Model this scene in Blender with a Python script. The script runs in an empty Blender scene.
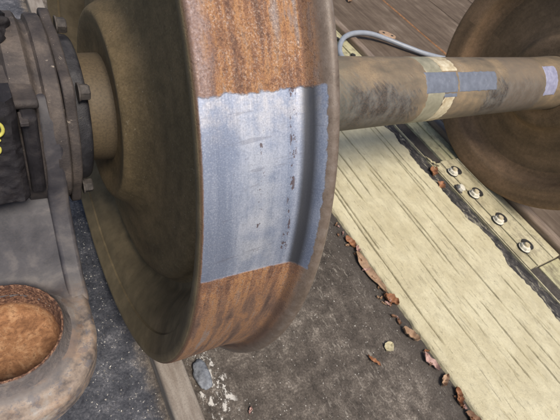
import bpy, bmesh, math, random
from math import sin, cos, pi, radians as R_, atan2, hypot, sqrt
from mathutils import Vector, Matrix, noise as mn
random.seed(7)
S = bpy.context.scene
COL = S.collection

# ------------------------------------------------------------------ camera
RX = Vector((0.8337, -0.4655, 0.2971)); UP = Vector((0.1834, 0.7408, 0.6462)); FW = Vector((0.5209, 0.4843, -0.7029))
cam_d = bpy.data.cameras.new('camera'); cam = bpy.data.objects.new('camera', cam_d); COL.objects.link(cam)
m = Matrix((RX, UP, -FW)).transposed().to_4x4(); m.translation = Vector((-0.1540, -0.6564, 0.5133))
cam.matrix_world = m
cam_d.sensor_width = 36; cam_d.lens = 36 * 424.96 / 560; cam_d.clip_start = 0.01; cam_d.clip_end = 200
cam_d.dof.use_dof = True; cam_d.dof.focus_distance = 0.68; cam_d.dof.aperture_fstop = 16.0
S.camera = cam

# ------------------------------------------------------------------ light
SUN_EL, SUN_AZ = 58, 183          # azimuth measured from +Y clockwise
w = bpy.data.worlds.new('World'); S.world = w; w.use_nodes = True
nt = w.node_tree; nt.nodes.clear()
sky = nt.nodes.new('ShaderNodeTexSky'); sky.sky_type = 'NISHITA'; sky.sun_disc = False
sky.sun_elevation = R_(SUN_EL); sky.sun_rotation = R_(SUN_AZ); sky.air_density = 1.0; sky.dust_density = 3.0; sky.ozone_density = 1.0
bg = nt.nodes.new('ShaderNodeBackground'); bg.inputs[1].default_value = 0.075
wo = nt.nodes.new('ShaderNodeOutputWorld')
nt.links.new(sky.outputs[0], bg.inputs[0]); nt.links.new(bg.outputs[0], wo.inputs[0])
sd = bpy.data.lights.new('sun', 'SUN'); sd.energy = 2.4; sd.angle = R_(20); sd.color = (1.0, 0.91, 0.79)
sun = bpy.data.objects.new('sun', sd); COL.objects.link(sun)
d = Vector((sin(R_(SUN_AZ)) * cos(R_(SUN_EL)), cos(R_(SUN_AZ)) * cos(R_(SUN_EL)), sin(R_(SUN_EL))))
sun.rotation_euler = d.to_track_quat('Z', 'Y').to_euler()
S.view_settings.view_transform = 'Standard'; S.view_settings.look = 'None'
S.view_settings.exposure = 0.6; S.view_settings.gamma = 1
S.render.engine = 'CYCLES'

# ------------------------------------------------------------------ material helpers
class NT:
    def __init__(s, name):
        s.m = bpy.data.materials.new(name); s.m.use_nodes = True; s.t = s.m.node_tree
        s.b = s.t.nodes['Principled BSDF']; s.tc = s.t.nodes.new('ShaderNodeTexCoord')
        s.obj = s.tc.outputs['Object']
    def n(s, k, **kw):
        x = s.t.nodes.new(k)
        for a, v in kw.items(): setattr(x, a, v)
        return x
    def put(s, i, v):
        if isinstance(v, bpy.types.NodeSocket): s.t.links.new(v, i)
        else:
            if isinstance(v, tuple) and len(v) == 3 and i.type == 'RGBA': v = v + (1,)
            i.default_value = v
    def math(s, op, a, b=0.0, c=0.0, clamp=False):
        x = s.n('ShaderNodeMath', operation=op, use_clamp=clamp)
        s.put(x.inputs[0], a); s.put(x.inputs[1], b); s.put(x.inputs[2], c)
        return x.outputs[0]
    def xyz(s, v=None):
        x = s.n('ShaderNodeSeparateXYZ'); s.put(x.inputs[0], v or s.obj); return x.outputs
    def comb(s, a, b, c):
        x = s.n('ShaderNodeCombineXYZ'); s.put(x.inputs[0], a); s.put(x.inputs[1], b); s.put(x.inputs[2], c); return x.outputs[0]
    def scale(s, v, sc):
        x = s.n('ShaderNodeMapping'); s.put(x.inputs[0], v); x.inputs[3].default_value = sc; return x.outputs[0]
    def noise(s, v, sc, det=4, rough=0.55, dist=0.0):
        x = s.n('ShaderNodeTexNoise'); s.put(x.inputs['Vector'], v); x.inputs['Scale'].default_value = sc
        x.inputs['Detail'].default_value = det; x.inputs['Roughness'].default_value = rough; x.inputs['Distortion'].default_value = dist
        return x.outputs[0]
    def vor(s, v, sc, feat='F1', rnd=1.0):
        x = s.n('ShaderNodeTexVoronoi', feature=feat); s.put(x.inputs['Vector'], v); x.inputs['Scale'].default_value = sc
        x.inputs['Randomness'].default_value = rnd
        return x.outputs[0]
    def step(s, v, a, b):
        x = s.n('ShaderNodeMapRange', interpolation_type='SMOOTHSTEP'); s.put(x.inputs[0], v)
        s.put(x.inputs[1], a); s.put(x.inputs[2], b); return x.outputs[0]
    def ramp(s, v, st):
        x = s.n('ShaderNodeValToRGB'); e = x.color_ramp.elements
        while len(e) < len(st): e.new(0.5)
        for k, (p, c) in zip(e, st): k.position = p; k.color = tuple(c) + (1,)
        s.put(x.inputs[0], v); return x.outputs[0]
    def mix(s, f, a, b, mode='MIX'):
        x = s.n('ShaderNodeMix', data_type='RGBA', blend_type=mode)
        s.put(x.inputs[0], f); s.put(x.inputs[6], a); s.put(x.inputs[7], b); return x.outputs[2]
    def mixf(s, f, a, b):
        x = s.n('ShaderNodeMix', data_type='FLOAT'); s.put(x.inputs[0], f); s.put(x.inputs[2], a); s.put(x.inputs[3], b); return x.outputs[0]
    def bump(s, h, st=0.3, dist=0.002, nrm=None):
        x = s.n('ShaderNodeBump'); s.put(x.inputs['Height'], h); x.inputs['Strength'].default_value = st
        x.inputs['Distance'].default_value = dist
        if nrm: s.put(x.inputs['Normal'], nrm)
        return x.outputs[0]
    def out(s, col, rough=0.7, metal=0.0, nrm=None, spec=None):
        s.put(s.b.inputs['Base Color'], col); s.put(s.b.inputs['Roughness'], rough); s.put(s.b.inputs['Metallic'], metal)
        if nrm: s.put(s.b.inputs['Normal'], nrm)
        if spec is not None: s.put(s.b.inputs['Specular IOR Level'], spec)
        return s.m

def cyl_coords(q):
    x, y, z = q.xyz()
    ny = q.math('MULTIPLY', y, -1.0)
    a = q.math('ARCTAN2', z, ny)
    r = q.math('SQRT', q.math('ADD', q.math('MULTIPLY', y, y), q.math('MULTIPLY', z, z)))
    return x, a, r

# rim: rusty tread, one ground clean window, brown flange and face
def mat_rim(patch):
    q = NT('rusty_tread_steel' if patch else 'rusty_rim_steel')
    x, a, r = cyl_coords(q)
    arc = q.math('MULTIPLY', a, 0.46)
    cv = q.comb(x, q.math('MULTIPLY', arc, 0.09), 0.0)            # stretched round the wheel
    cf = q.comb(x, arc, r)
    st = q.noise(cv, 62, 5, 0.6)
    st2 = q.noise(cv, 190, 4, 0.6)
    blot = q.noise(q.scale(cf, (1, 0.45, 1)), 38, 7, 0.68, 0.4)
    fine = q.noise(cf, 420, 5, 0.75)
    f = q.math('ADD', q.math('MULTIPLY', st, 0.52), q.math('ADD', q.math('MULTIPLY', blot, 0.38), q.math('MULTIPLY', st2, 0.10)))
    rust = q.ramp(f, [(0.38, (0.075, 0.040, 0.028)), (0.44, (0.15, 0.070, 0.040)), (0.485, (0.24, 0.110, 0.052)), (0.525, (0.36, 0.175, 0.068)), (0.56, (0.25, 0.16, 0.115)), (0.62, (0.27, 0.22, 0.205))])
    pits = q.step(q.noise(cf, 260, 3, 0.6), 0.56, 0.66)
    rust = q.mix(q.math('MULTIPLY', pits, 0.38), rust, (0.07, 0.035, 0.025))
    specks = q.step(q.noise(q.scale(cf, (1, 0.75, 1)), 520, 3, 0.75, 0.0), 0.53, 0.60)
    specks = q.math('MULTIPLY', specks, q.step(q.math('ADD', q.math('MULTIPLY', q.noise(cf, 34, 4, 0.6), 0.5), q.math('MULTIPLY', st, 0.5)), 0.42, 0.56))
    rust = q.mix(q.math('MULTIPLY', specks, 0.5), rust, (0.50, 0.41, 0.35))
    gr = q.vor(q.scale(cf, (1, 0.8, 1)), 420)
    gn = q.noise(cf, 600, 3, 0.8)
    rust = q.mix(q.math('MULTIPLY', q.step(gn, 0.50, 0.62), 0.50), rust, (0.095, 0.050, 0.034))
    rust = q.mix(q.math('MULTIPLY', q.step(gn, 0.47, 0.36), 0.45), rust, (0.50, 0.30, 0.165))
    # grey rolled band along the outer edge of the tread
    edge = q.math('SUBTRACT', 1.0, q.step(q.math('ADD', x, q.math('MULTIPLY', q.math('SUBTRACT', blot, 0.5), 0.035)), 0.010, 0.026))
    lil = q.ramp(fine, [(0.3, (0.15, 0.10, 0.09)), (0.5, (0.28, 0.215, 0.205)), (0.68, (0.52, 0.44, 0.45))])
    edge = q.math('MULTIPLY', edge, q.step(a, 0.35, 0.62))
    rust = q.mix(q.math('MULTIPLY', edge, 0.62), rust, lil)
    # brownish towards the bottom of the wheel, less orange
    low = q.math('SUBTRACT', 1.0, q.step(a, 0.02, 0.26))
    dull = q.ramp(f, [(0.38, (0.075, 0.050, 0.042)), (0.47, (0.165, 0.105, 0.075)), (0.54, (0.28, 0.145, 0.072)), (0.62, (0.24, 0.195, 0.17))])
    dull = q.mix(q.math('MULTIPLY', q.step(gn, 0.50, 0.60), 0.45), dull, (0.07, 0.045, 0.036))
    rust = q.mix(q.math('MULTIPLY', low, 0.75), rust, dull)
    # flange: grey brown
    flz = q.step(q.math('ADD', x, q.math('MULTIPLY', blot, 0.006)), 0.1265, 0.1345)
    fl = q.ramp(q.noise(cf, 70, 6, 0.7), [(0.3, (0.105, 0.078, 0.058)), (0.5, (0.150, 0.115, 0.090)), (0.7, (0.20, 0.165, 0.14))])
    col = q.mix(flz, rust, fl)
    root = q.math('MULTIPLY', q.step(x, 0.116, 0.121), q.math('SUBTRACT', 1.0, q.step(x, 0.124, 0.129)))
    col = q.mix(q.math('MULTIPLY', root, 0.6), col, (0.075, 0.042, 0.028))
    # face and inside of the rim: olive brown brake dust
    inside = q.math('SUBTRACT', 1.0, q.step(r, 0.4582, 0.4592))
    olive = q.ramp(q.noise(cf, 26, 6, 0.65), [(0.3, (0.125, 0.096, 0.052)), (0.6, (0.205, 0.156, 0.086)), (0.75, (0.26, 0.202, 0.118))])
    col = q.mix(inside, col, olive)
    cham = q.math('MULTIPLY', q.step(r, 0.4566, 0.4576), q.math('SUBTRACT', 1.0, q.step(r, 0.4600, 0.4606)))
    col = q.mix(q.math('MULTIPLY', cham, 0.7), col, (0.085, 0.045, 0.028))
    rough = q.mixf(inside, q.mixf(specks, 0.66, 0.36), 0.75)
    metal = q.math('MULTIPLY', specks, 0.3)
    hgt = q.math('ADD', q.math('MULTIPLY', blot, 0.5), q.math('ADD', q.math('MULTIPLY', gn, 0.8), q.math('MULTIPLY', pits, -0.45)))
    hgt = q.math('MULTIPLY', hgt, q.math('SUBTRACT', 1.0, q.math('MULTIPLY', flz, 0.8)))
    rough = q.mixf(flz, rough, 0.5)
    if patch:
        wob = q.math('MULTIPLY', q.math('SUBTRACT', q.noise(cf, 60, 4, 0.6), 0.5), 0.03)
        wob2 = q.math('MULTIPLY', q.math('SUBTRACT', q.noise(cf, 12, 2, 0.5), 0.5), 0.03)
        aw = q.math('ADD', a, q.math('ADD', wob, wob2))
        top = q.math('SUBTRACT', 1.0, q.step(aw, R_(38.6), R_(39.0)))
        bot = q.step(q.math('ADD', a, q.math('MULTIPLY', wob, 0.35)), R_(12.9), R_(13.4))
        jag = q.math('MULTIPLY', q.math('SUBTRACT', q.noise(cf, 130, 4, 0.6), 0.5), 0.005)
        lo = q.step(q.math('ADD', x, q.math('MULTIPLY', jag, 0.25)), 0.0022, 0.0034)
        hi = q.math('SUBTRACT', 1.0, q.step(q.math('ADD', x, jag), 0.1318, 0.1328))
        pm = q.math('MULTIPLY', q.math('MULTIPLY', top, bot), q.math('MULTIPLY', lo, hi))
        pm = q.math('MULTIPLY', pm, q.step(r, 0.4578, 0.4592))
        sv = q.comb(x, q.math('MULTIPLY', arc, 0.05), 0.0)
        sa = q.noise(sv, 75, 3, 0.5); sb = q.noise(sv, 420, 4, 0.6)
        big = q.noise(cf, 16, 3, 0.5)
        sf = q.math('ADD', q.math('MULTIPLY', sa, 0.42), q.math('ADD', q.math('MULTIPLY', sb, 0.16), q.math('MULTIPLY', big, 0.42)))
        pc = q.ramp(sf, [(0.36, (0.20, 0.240, 0.335)), (0.47, (0.27, 0.315, 0.42)), (0.56, (0.36, 0.40, 0.50)), (0.68, (0.53, 0.56, 0.63))])
        ctr = q.math('MULTIPLY', q.step(x, 0.030, 0.058), q.math('SUBTRACT', 1.0, q.step(x, 0.075, 0.105)))  # sky sheen painted as a pale band down the middle of the patch
        ctr = q.math('MULTIPLY', ctr, q.step(q.noise(cf, 30, 5, 0.6), 0.35, 0.62))
        pc = q.mix(q.math('MULTIPLY', ctr, 0.45), pc, (0.66, 0.67, 0.70))
        lft = q.math('SUBTRACT', 1.0, q.step(x, 0.012, 0.05))  # left part painted darker, where the sheen falls off
        pc = q.mix(q.math('MULTIPLY', lft, 0.5), pc, (0.19, 0.22, 0.30))
        upw = q.step(a, R_(31.5), R_(37)); upn = q.math('MULTIPLY', upw, q.step(q.noise(cf, 60, 6, 0.7), 0.38, 0.62))
        pc = q.mix(q.math('MULTIPLY', upn, 0.38), pc, (0.60, 0.56, 0.53))
        mott = q.step(q.noise(cf, 300, 4, 0.7), 0.6, 0.72)
        pc = q.mix(q.math('MULTIPLY', mott, 0.35), pc, (0.20, 0.19, 0.22))
        pc = q.mix(q.math('MULTIPLY', q.step(gn, 0.50, 0.60), 0.28), pc, (0.17, 0.18, 0.21))
        pc = q.mix(q.math('MULTIPLY', q.step(gn, 0.46, 0.38), 0.22), pc, (0.80, 0.80, 0.82))
        # worn spots in two rows along the tread
        sp = q.noise(q.scale(cf, (1, 0.6, 1)), 190, 3, 0.6, 0.1)
        row1 = q.math('MULTIPLY', q.step(x, 0.099, 0.102), q.math('SUBTRACT', 1.0, q.step(x, 0.106, 0.110)))
        row2 = q.math('MULTIPLY', q.step(x, 0.062, 0.065), q.math('SUBTRACT', 1.0, q.step(x, 0.068, 0.072)))
        rows = q.math('MAXIMUM', q.math('MULTIPLY', row1, q.step(sp, 0.55, 0.60)), q.math('MULTIPLY', row2, q.step(sp, 0.62, 0.66)))
        pc = q.mix(q.math('MULTIPLY', rows, 0.85), pc, (0.11, 0.07, 0.065))
        # cross scratches left by the flap disc
        wv = q.comb(q.math('MULTIPLY', x, 0.12), q.math('ADD', arc, q.math('MULTIPLY', x, -0.10)), 0.0)
        cr = q.math('MULTIPLY', q.step(q.noise(wv, 60, 5, 0.7), 0.60, 0.64), 0.35)
        pc = q.mix(cr, pc, (0.17, 0.17, 0.21))
        grime = q.math('MULTIPLY', q.step(x, 0.110, 0.1185), q.math('SUBTRACT', 1.0, q.step(x, 0.124, 0.130)))  # dark fillet reflection at the flange root, painted into the patch colour
        pc = q.mix(q.math('MULTIPLY', grime, 0.93), pc, (0.055, 0.055, 0.06))  # painted fillet reflection at the flange root
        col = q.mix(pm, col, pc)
        rough = q.mixf(pm, rough, q.math('ADD', 0.38, q.math('MULTIPLY', sa, 0.22)))
        metal = q.mixf(pm, metal, 0.55)
        hgt = q.mixf(pm, hgt, q.math('ADD', -0.15, q.math('ADD', q.math('MULTIPLY', sb, 0.22), q.math('MULTIPLY', rows, -0.3))))
    return q.out(col, rough, metal, q.bump(hgt, 0.75, 0.0012))

def mat_dust(name, c0, c1, c2, sc=18, splat=(0.34, 0.30, 0.22), amt=0.6, rough=0.8, bumpd=0.0012):
    q = NT(name); v = q.obj
    n1 = q.noise(v, sc, 7, 0.62, 0.3)
    col = q.ramp(n1, [(0.32, c0), (0.52, c1), (0.70, c2)])
    f = q.noise(v, sc * 18, 4, 0.7)
    col = q.mix(q.math('MULTIPLY', q.step(f, 0.35, 0.75), 0.35), col, c0)
    sp = q.math('MULTIPLY', q.step(q.noise(v, sc * 4.2, 5, 0.7, 1.2), 0.62, 0.70), q.step(q.noise(v, sc * 0.8, 2), 0.42, 0.62))
    col = q.mix(q.math('MULTIPLY', sp, amt), col, splat)
    pin = q.step(q.vor(v, sc * 9), 0.10, 0.05)
    pin = q.math('MULTIPLY', pin, q.step(q.noise(v, sc * 5, 2), 0.52, 0.6))
    col = q.mix(q.math('MULTIPLY', pin, amt), col, splat)
    h = q.math('ADD', q.math('MULTIPLY', q.noise(v, sc * 5, 5, 0.7), 0.30), q.math('MULTIPLY', f, 0.40))
    return q.out(col, rough, 0.0, q.bump(h, 0.6, bumpd))

def mat_wheel(name, k=1.0, spl=0.5, tint=(1.0, 1.0, 1.0)):
    q = NT(name); x, a, rr = cyl_coords(q)
    v = q.comb(x, q.math('MULTIPLY', a, 0.25), rr)
    rings = q.noise(q.comb(x, q.math('MULTIPLY', a, 0.03), rr), 26, 4, 0.55)
    blot = q.noise(v, 9, 5, 0.6); fine = q.noise(q.obj, 340, 5, 0.8); med = q.noise(q.obj, 75, 5, 0.7)
    f = q.math('ADD', q.math('MULTIPLY', rings, 0.35), q.math('ADD', q.math('MULTIPLY', blot, 0.35), q.math('MULTIPLY', med, 0.30)))
    c = lambda *t: tuple(u * k * w_ for u, w_ in zip(t, tint))
    col = q.ramp(f, [(0.40, c(0.105, 0.078, 0.036)), (0.50, c(0.165, 0.120, 0.056)), (0.60, c(0.235, 0.168, 0.082))])
    col = q.mix(q.math('MULTIPLY', q.step(fine, 0.48, 0.62), 0.45), col, c(0.07, 0.050, 0.030))
    col = q.mix(q.math('MULTIPLY', q.step(fine, 0.46, 0.36), 0.35), col, c(0.27, 0.21, 0.14))
    sp = q.math('MULTIPLY', q.step(q.noise(q.obj, 95, 5, 0.75, 1.0), 0.62, 0.68), q.step(q.noise(q.obj, 16, 3), 0.48, 0.62))
    col = q.mix(q.math('MULTIPLY', sp, spl), col, (0.44, 0.38, 0.27))
    pin = q.math('MULTIPLY', q.step(q.vor(q.obj, 150), 0.16, 0.08), q.step(q.noise(q.obj, 50, 3), 0.54, 0.60))
    col = q.mix(q.math('MULTIPLY', pin, spl), col, (0.44, 0.38, 0.27))
    return q.out(col, 0.8, 0.0, q.bump(q.math('ADD', q.math('MULTIPLY', fine, 0.7), q.math('MULTIPLY', med, 0.3)), 0.7, 0.0012))
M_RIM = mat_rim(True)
M_RIM2 = mat_wheel('far_rim_brown', 1.20, 0.15, (1.08, 0.96, 1.15))
M_WEB = mat_wheel('wheel_brake_dust', 1.05, 0.6, (1.0, 0.99, 1.0))
M_WEB2 = mat_wheel('far_wheel_dust', 0.98, 0.15, (1.05, 0.98, 1.2))
M_BOX = mat_dust('cast_steel_dusty', (0.026, 0.023, 0.026), (0.072, 0.060, 0.056), (0.150, 0.122, 0.104), 17, (0.36, 0.31, 0.26), 0.8, 0.75, 0.004)
M_BOXD = mat_dust('cover_dark_oily', (0.016, 0.016, 0.020), (0.038, 0.038, 0.045), (0.08, 0.078, 0.085), 36, amt=0.3, rough=0.5, bumpd=0.003)
M_BOLT = mat_dust('bolt_steel', (0.04, 0.036, 0.035), (0.09, 0.08, 0.075), (0.16, 0.14, 0.125), 90, amt=0.4, rough=0.6, bumpd=0.003)
M_TAR = mat_dust('tarry_black', (0.008, 0.007, 0.010), (0.020, 0.018, 0.023), (0.045, 0.040, 0.042), 60, (0.10, 0.09, 0.085), 0.4, rough=0.55, bumpd=0.006)

def mat_wing():
    q = NT('wing_casting'); v = q.obj
    x, y, z = q.xyz()
    n1 = q.noise(v, 20, 7, 0.62, 0.3); f = q.noise(v, 320, 4, 0.7)
    dark = q.ramp(n1, [(0.35, (0.026, 0.026, 0.034)), (0.52, (0.055, 0.053, 0.062)), (0.66, (0.115, 0.104, 0.104))])  # dark tone towards the body carries painted shade under the plate
    rub = q.ramp(q.noise(v, 34, 6, 0.65), [(0.36, (0.10, 0.085, 0.08)), (0.45, (0.22, 0.175, 0.145)), (0.55, (0.33, 0.26, 0.205)), (0.66, (0.36, 0.33, 0.30))])
    fr = q.step(q.math('ADD', y, q.math('MULTIPLY', q.math('SUBTRACT', n1, 0.5), 0.10)), -0.225, -0.325)
    col = q.mix(fr, dark, rub)
    chips = q.step(q.noise(v, 60, 5, 0.7, 0.2), 0.54, 0.60)
    col = q.mix(q.math('MULTIPLY', q.math('MULTIPLY', chips, fr), 0.65), col, (0.13, 0.13, 0.15))
    r = q.math('SQRT', q.math('ADD', q.math('POWER', q.math('SUBTRACT', x, -0.1925), 2.0), q.math('POWER', q.math('SUBTRACT', y, -0.318), 2.0)))
    rz = q.math('MULTIPLY', q.math('SUBTRACT', 1.0, q.step(q.math('ADD', r, q.math('MULTIPLY', n1, 0.012)), 0.090, 0.099)), fr)
    col = q.mix(q.math('MULTIPLY', rz, 0.7), col, (0.12, 0.115, 0.12))
    rs = q.math('MULTIPLY', q.step(q.noise(v, 26, 4, 0.6), 0.5, 0.6), fr)
    col = q.mix(q.math('MULTIPLY', rs, 0.22), col, (0.40, 0.22, 0.11))
    col = q.mix(q.math('MULTIPLY', q.step(f, 0.4, 0.75), 0.25), col, (0.10, 0.085, 0.08))
    return q.out(col, q.mixf(fr, 0.62, 0.68), 0.0, q.bump(q.math('ADD', n1, q.math('MULTIPLY', f, 0.3)), 0.5, 0.0012))
M_WING = mat_wing()

def mat_pocket():
    q = NT('rusted_spring_pocket'); v = q.obj
    x, y, z = q.xyz()
    n1 = q.noise(v, 55, 7, 0.65, 0.4); f = q.noise(v, 210, 5, 0.75, 0.3)
    flo = q.ramp(n1, [(0.34, (0.17, 0.08, 0.036)), (0.5, (0.30, 0.150, 0.070)), (0.66, (0.43, 0.26, 0.14))])
    flo = q.mix(q.math('MULTIPLY', q.step(f, 0.50, 0.60), 0.6), flo, (0.13, 0.06, 0.03))
    rim = q.ramp(f, [(0.40, (0.055, 0.028, 0.022)), (0.50, (0.15, 0.070, 0.042)), (0.60, (0.32, 0.18, 0.11)), (0.70, (0.44, 0.32, 0.24))])
    hz = q.step(q.math('ADD', z, q.math('MULTIPLY', q.math('SUBTRACT', n1, 0.5), 0.02)), -0.187, -0.178)
    rr = q.math('SQRT', q.math('ADD', q.math('POWER', q.math('SUBTRACT', x, -0.198), 2.0), q.math('POWER', q.math('SUBTRACT', y, -0.308), 2.0)))
    outw = q.step(rr, 0.0750, 0.0770)
    col = q.mix(hz, flo, rim)
    col = q.mix(q.math('MULTIPLY', outw, 0.9), col, q.ramp(n1, [(0.3, (0.10, 0.095, 0.10)), (0.6, (0.17, 0.155, 0.15)), (0.75, (0.24, 0.20, 0.17))]))
    h = q.math('ADD', q.math('MULTIPLY', f, q.mixf(hz, 0.25, 1.0)), q.math('MULTIPLY', n1, 0.6))
    return q.out(col, 0.85, 0.0, q.bump(h, 0.9, 0.0025))
M_POCK = mat_pocket()

def mat_axle():
    q = NT('axle_rusty_steel')
    x, a, r = cyl_coords(q)
    arc = q.math('MULTIPLY', a, 0.09)
    cf = q.comb(x, arc, r)
    n1 = q.noise(q.scale(cf, (0.5, 1, 1)), 22, 6, 0.6, 0.3); n2 = q.noise(cf, 260, 5, 0.75)
    rings = q.noise(q.comb(x, q.math('MULTIPLY', arc, 0.15), 0.0), 14, 5, 0.6)
    col = q.ramp(q.math('ADD', q.math('MULTIPLY', n1, 0.6), q.math('MULTIPLY', rings, 0.4)), [(0.36, (0.11, 0.092, 0.066)), (0.48, (0.185, 0.146, 0.098)), (0.58, (0.275, 0.205, 0.125)), (0.7, (0.33, 0.275, 0.20))])
    # darker streaked side low on the barrel
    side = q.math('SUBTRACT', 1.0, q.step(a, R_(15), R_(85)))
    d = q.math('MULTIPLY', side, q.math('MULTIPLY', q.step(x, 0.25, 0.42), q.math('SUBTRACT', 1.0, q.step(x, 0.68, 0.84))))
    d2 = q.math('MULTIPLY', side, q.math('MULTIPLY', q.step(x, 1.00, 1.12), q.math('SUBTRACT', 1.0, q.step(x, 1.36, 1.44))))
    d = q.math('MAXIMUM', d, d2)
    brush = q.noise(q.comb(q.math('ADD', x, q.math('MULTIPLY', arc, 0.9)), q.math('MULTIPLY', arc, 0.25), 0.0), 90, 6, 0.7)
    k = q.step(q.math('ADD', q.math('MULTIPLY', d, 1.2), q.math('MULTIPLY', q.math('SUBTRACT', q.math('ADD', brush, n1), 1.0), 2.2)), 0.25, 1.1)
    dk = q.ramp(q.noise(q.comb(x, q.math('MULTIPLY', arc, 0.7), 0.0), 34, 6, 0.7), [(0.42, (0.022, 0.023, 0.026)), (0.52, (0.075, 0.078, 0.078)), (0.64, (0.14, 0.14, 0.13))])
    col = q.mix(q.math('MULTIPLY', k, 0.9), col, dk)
    band = q.math('MULTIPLY', q.step(x, 1.17, 1.19), q.math('SUBTRACT', 1.0, q.step(x, 1.37, 1.40)))
    col = q.mix(q.math('MULTIPLY', band, 0.6), col, (0.15, 0.125, 0.10))
    gre = q.math('MULTIPLY', q.step(q.math('ADD', x, q.math('MULTIPLY', n1, 0.03)), 0.35, 0.4), q.math('SUBTRACT', 1.0, q.step(x, 0.45, 0.60)))
    col = q.mix(q.math('MULTIPLY', gre, 0.6), col, (0.125, 0.13, 0.105))
    und = q.math('SUBTRACT', 1.0, q.step(a, R_(-25), R_(8)))  # shade on the underside of the axle put into its colour
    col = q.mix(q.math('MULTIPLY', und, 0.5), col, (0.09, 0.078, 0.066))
    col = q.mix(q.math('MULTIPLY', q.step(n2, 0.46, 0.62), 0.45), col, (0.16, 0.105, 0.07))
    stub = q.math('SUBTRACT', 1.0, q.step(x, 0.03, 0.06))
    col = q.mix(stub, col, q.mix(q.step(n2, 0.4, 0.65), (0.155, 0.116, 0.068), (0.105, 0.079, 0.048)))
    return q.out(col, 0.62, 0.0, q.bump(q.math('ADD', q.math('MULTIPLY', n2, 0.6), q.math('MULTIPLY', n1, 0.5)), 0.5, 0.0010))
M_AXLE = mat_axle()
M_CREAMPAINT = mat_dust('cream_paint_band', (0.36, 0.28, 0.17), (0.55, 0.48, 0.33), (0.72, 0.67, 0.52), 50, (0.24, 0.18, 0.12), 0.7, 0.6, 0.0006)
M_GREENPAINT = mat_dust('faded_green_paint', (0.20, 0.19, 0.135), (0.29, 0.275, 0.20), (0.38, 0.35, 0.26), 30, (0.36, 0.26, 0.17), 0.5, 0.6, 0.0006)
M_BLUE = mat_dust('bare_steel_bluish', (0.12, 0.135, 0.17), (0.155, 0.175, 0.22), (0.20, 0.22, 0.27), 50, (0.50, 0.48, 0.48), 0.6, 0.45, 0.0006)
M_LAV = mat_dust('bare_steel_pale', (0.22, 0.225, 0.33), (0.30, 0.31, 0.43), (0.40, 0.41, 0.54), 60, (0.7, 0.68, 0.7), 0.5, 0.45, 0.0005)

def mat_ground():
    q = NT('worn_concrete'); v = q.obj
    x, y, z = q.xyz()
    big = q.noise(v, 3.0, 4, 0.6, 0.3); mid = q.noise(v, 26, 9, 0.75, 0.1); fine = q.noise(v, 190, 6, 0.8)
    f = q.math('ADD', q.math('MULTIPLY', mid, 0.42), q.math('ADD', q.math('MULTIPLY', fine, 0.38), q.math('MULTIPLY', big, 0.2)))
    col = q.ramp(f, [(0.39, (0.032, 0.027, 0.023)), (0.46, (0.070, 0.059, 0.050)), (0.52, (0.115, 0.098, 0.083)), (0.57, (0.21, 0.182, 0.155)), (0.62, (0.42, 0.38, 0.32))])
    for rot, thr in ((0.6, 0.625), (-0.5, 0.635), (1.9, 0.635)):
        mp = q.n('ShaderNodeMapping'); q.put(mp.inputs[0], v); mp.inputs[2].default_value = (0, 0, rot); mp.inputs[3].default_value = (1, 0.33, 1)
        s_ = q.step(q.noise(mp.outputs[0], 95, 5, 0.6, 0.3), thr - 0.03, thr + 0.03)
        s_ = q.math('MULTIPLY', s_, q.step(q.noise(v, 9, 3, 0.6), 0.44, 0.58))
        col = q.mix(q.math('MULTIPLY', s_, 0.35), col, (0.42, 0.385, 0.33))
    grit = q.step(q.vor(v, 95), 0.20, 0.08)
    grit = q.math('MULTIPLY', grit, q.step(q.noise(v, 30, 4, 0.6), 0.50, 0.60))
    col = q.mix(q.math('MULTIPLY', grit, 0.75), col, (0.58, 0.56, 0.52))
    # darker bluish strip left of the near rail
    lf = q.math('SUBTRACT', 1.0, q.step(q.math('ADD', x, q.math('MULTIPLY', q.math('SUBTRACT', mid, 0.5), 0.10)), 0.01, 0.05))
    blue_dk = q.ramp(f, [(0.42, (0.028, 0.031, 0.042)), (0.50, (0.060, 0.066, 0.082)), (0.56, (0.115, 0.12, 0.14)), (0.64, (0.30, 0.30, 0.32))])
    blue_dk = q.mix(q.math('MULTIPLY', grit, 0.6), blue_dk, (0.5, 0.5, 0.5))
    col = q.mix(q.math('MULTIPLY', lf, 0.9), col, blue_dk)
    edge_shade = q.math('MULTIPLY', q.step(q.math('ADD', x, q.math('MULTIPLY', q.math('SUBTRACT', mid, 0.5), 0.25)), 0.66, 0.80), 0.75)  # shade along the timber edge painted onto the concrete
    col = q.mix(edge_shade, col, (0.045, 0.040, 0.037))
    # flaked whitewash along the flange groove
    wz = q.math('MULTIPLY', q.step(x, 0.118, 0.13), q.math('SUBTRACT', 1.0, q.step(x, 0.19, 0.205)))
    wf = q.math('MULTIPLY', wz, q.step(q.noise(q.scale(v, (1, 0.6, 1)), 62, 5, 0.65, 0.4), 0.53, 0.58))
    col = q.mix(q.math('MULTIPLY', wf, 0.9), col, (0.62, 0.60, 0.56))
    h = q.math('ADD', q.math('MULTIPLY', mid, 1.0), q.math('ADD', q.math('MULTIPLY', fine, 0.4), q.math('MULTIPLY', wf, 0.4)))
    return q.out(col, 0.85, 0.0, q.bump(h, 0.8, 0.004), spec=0.35)
M_GROUND = mat_ground()

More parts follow.
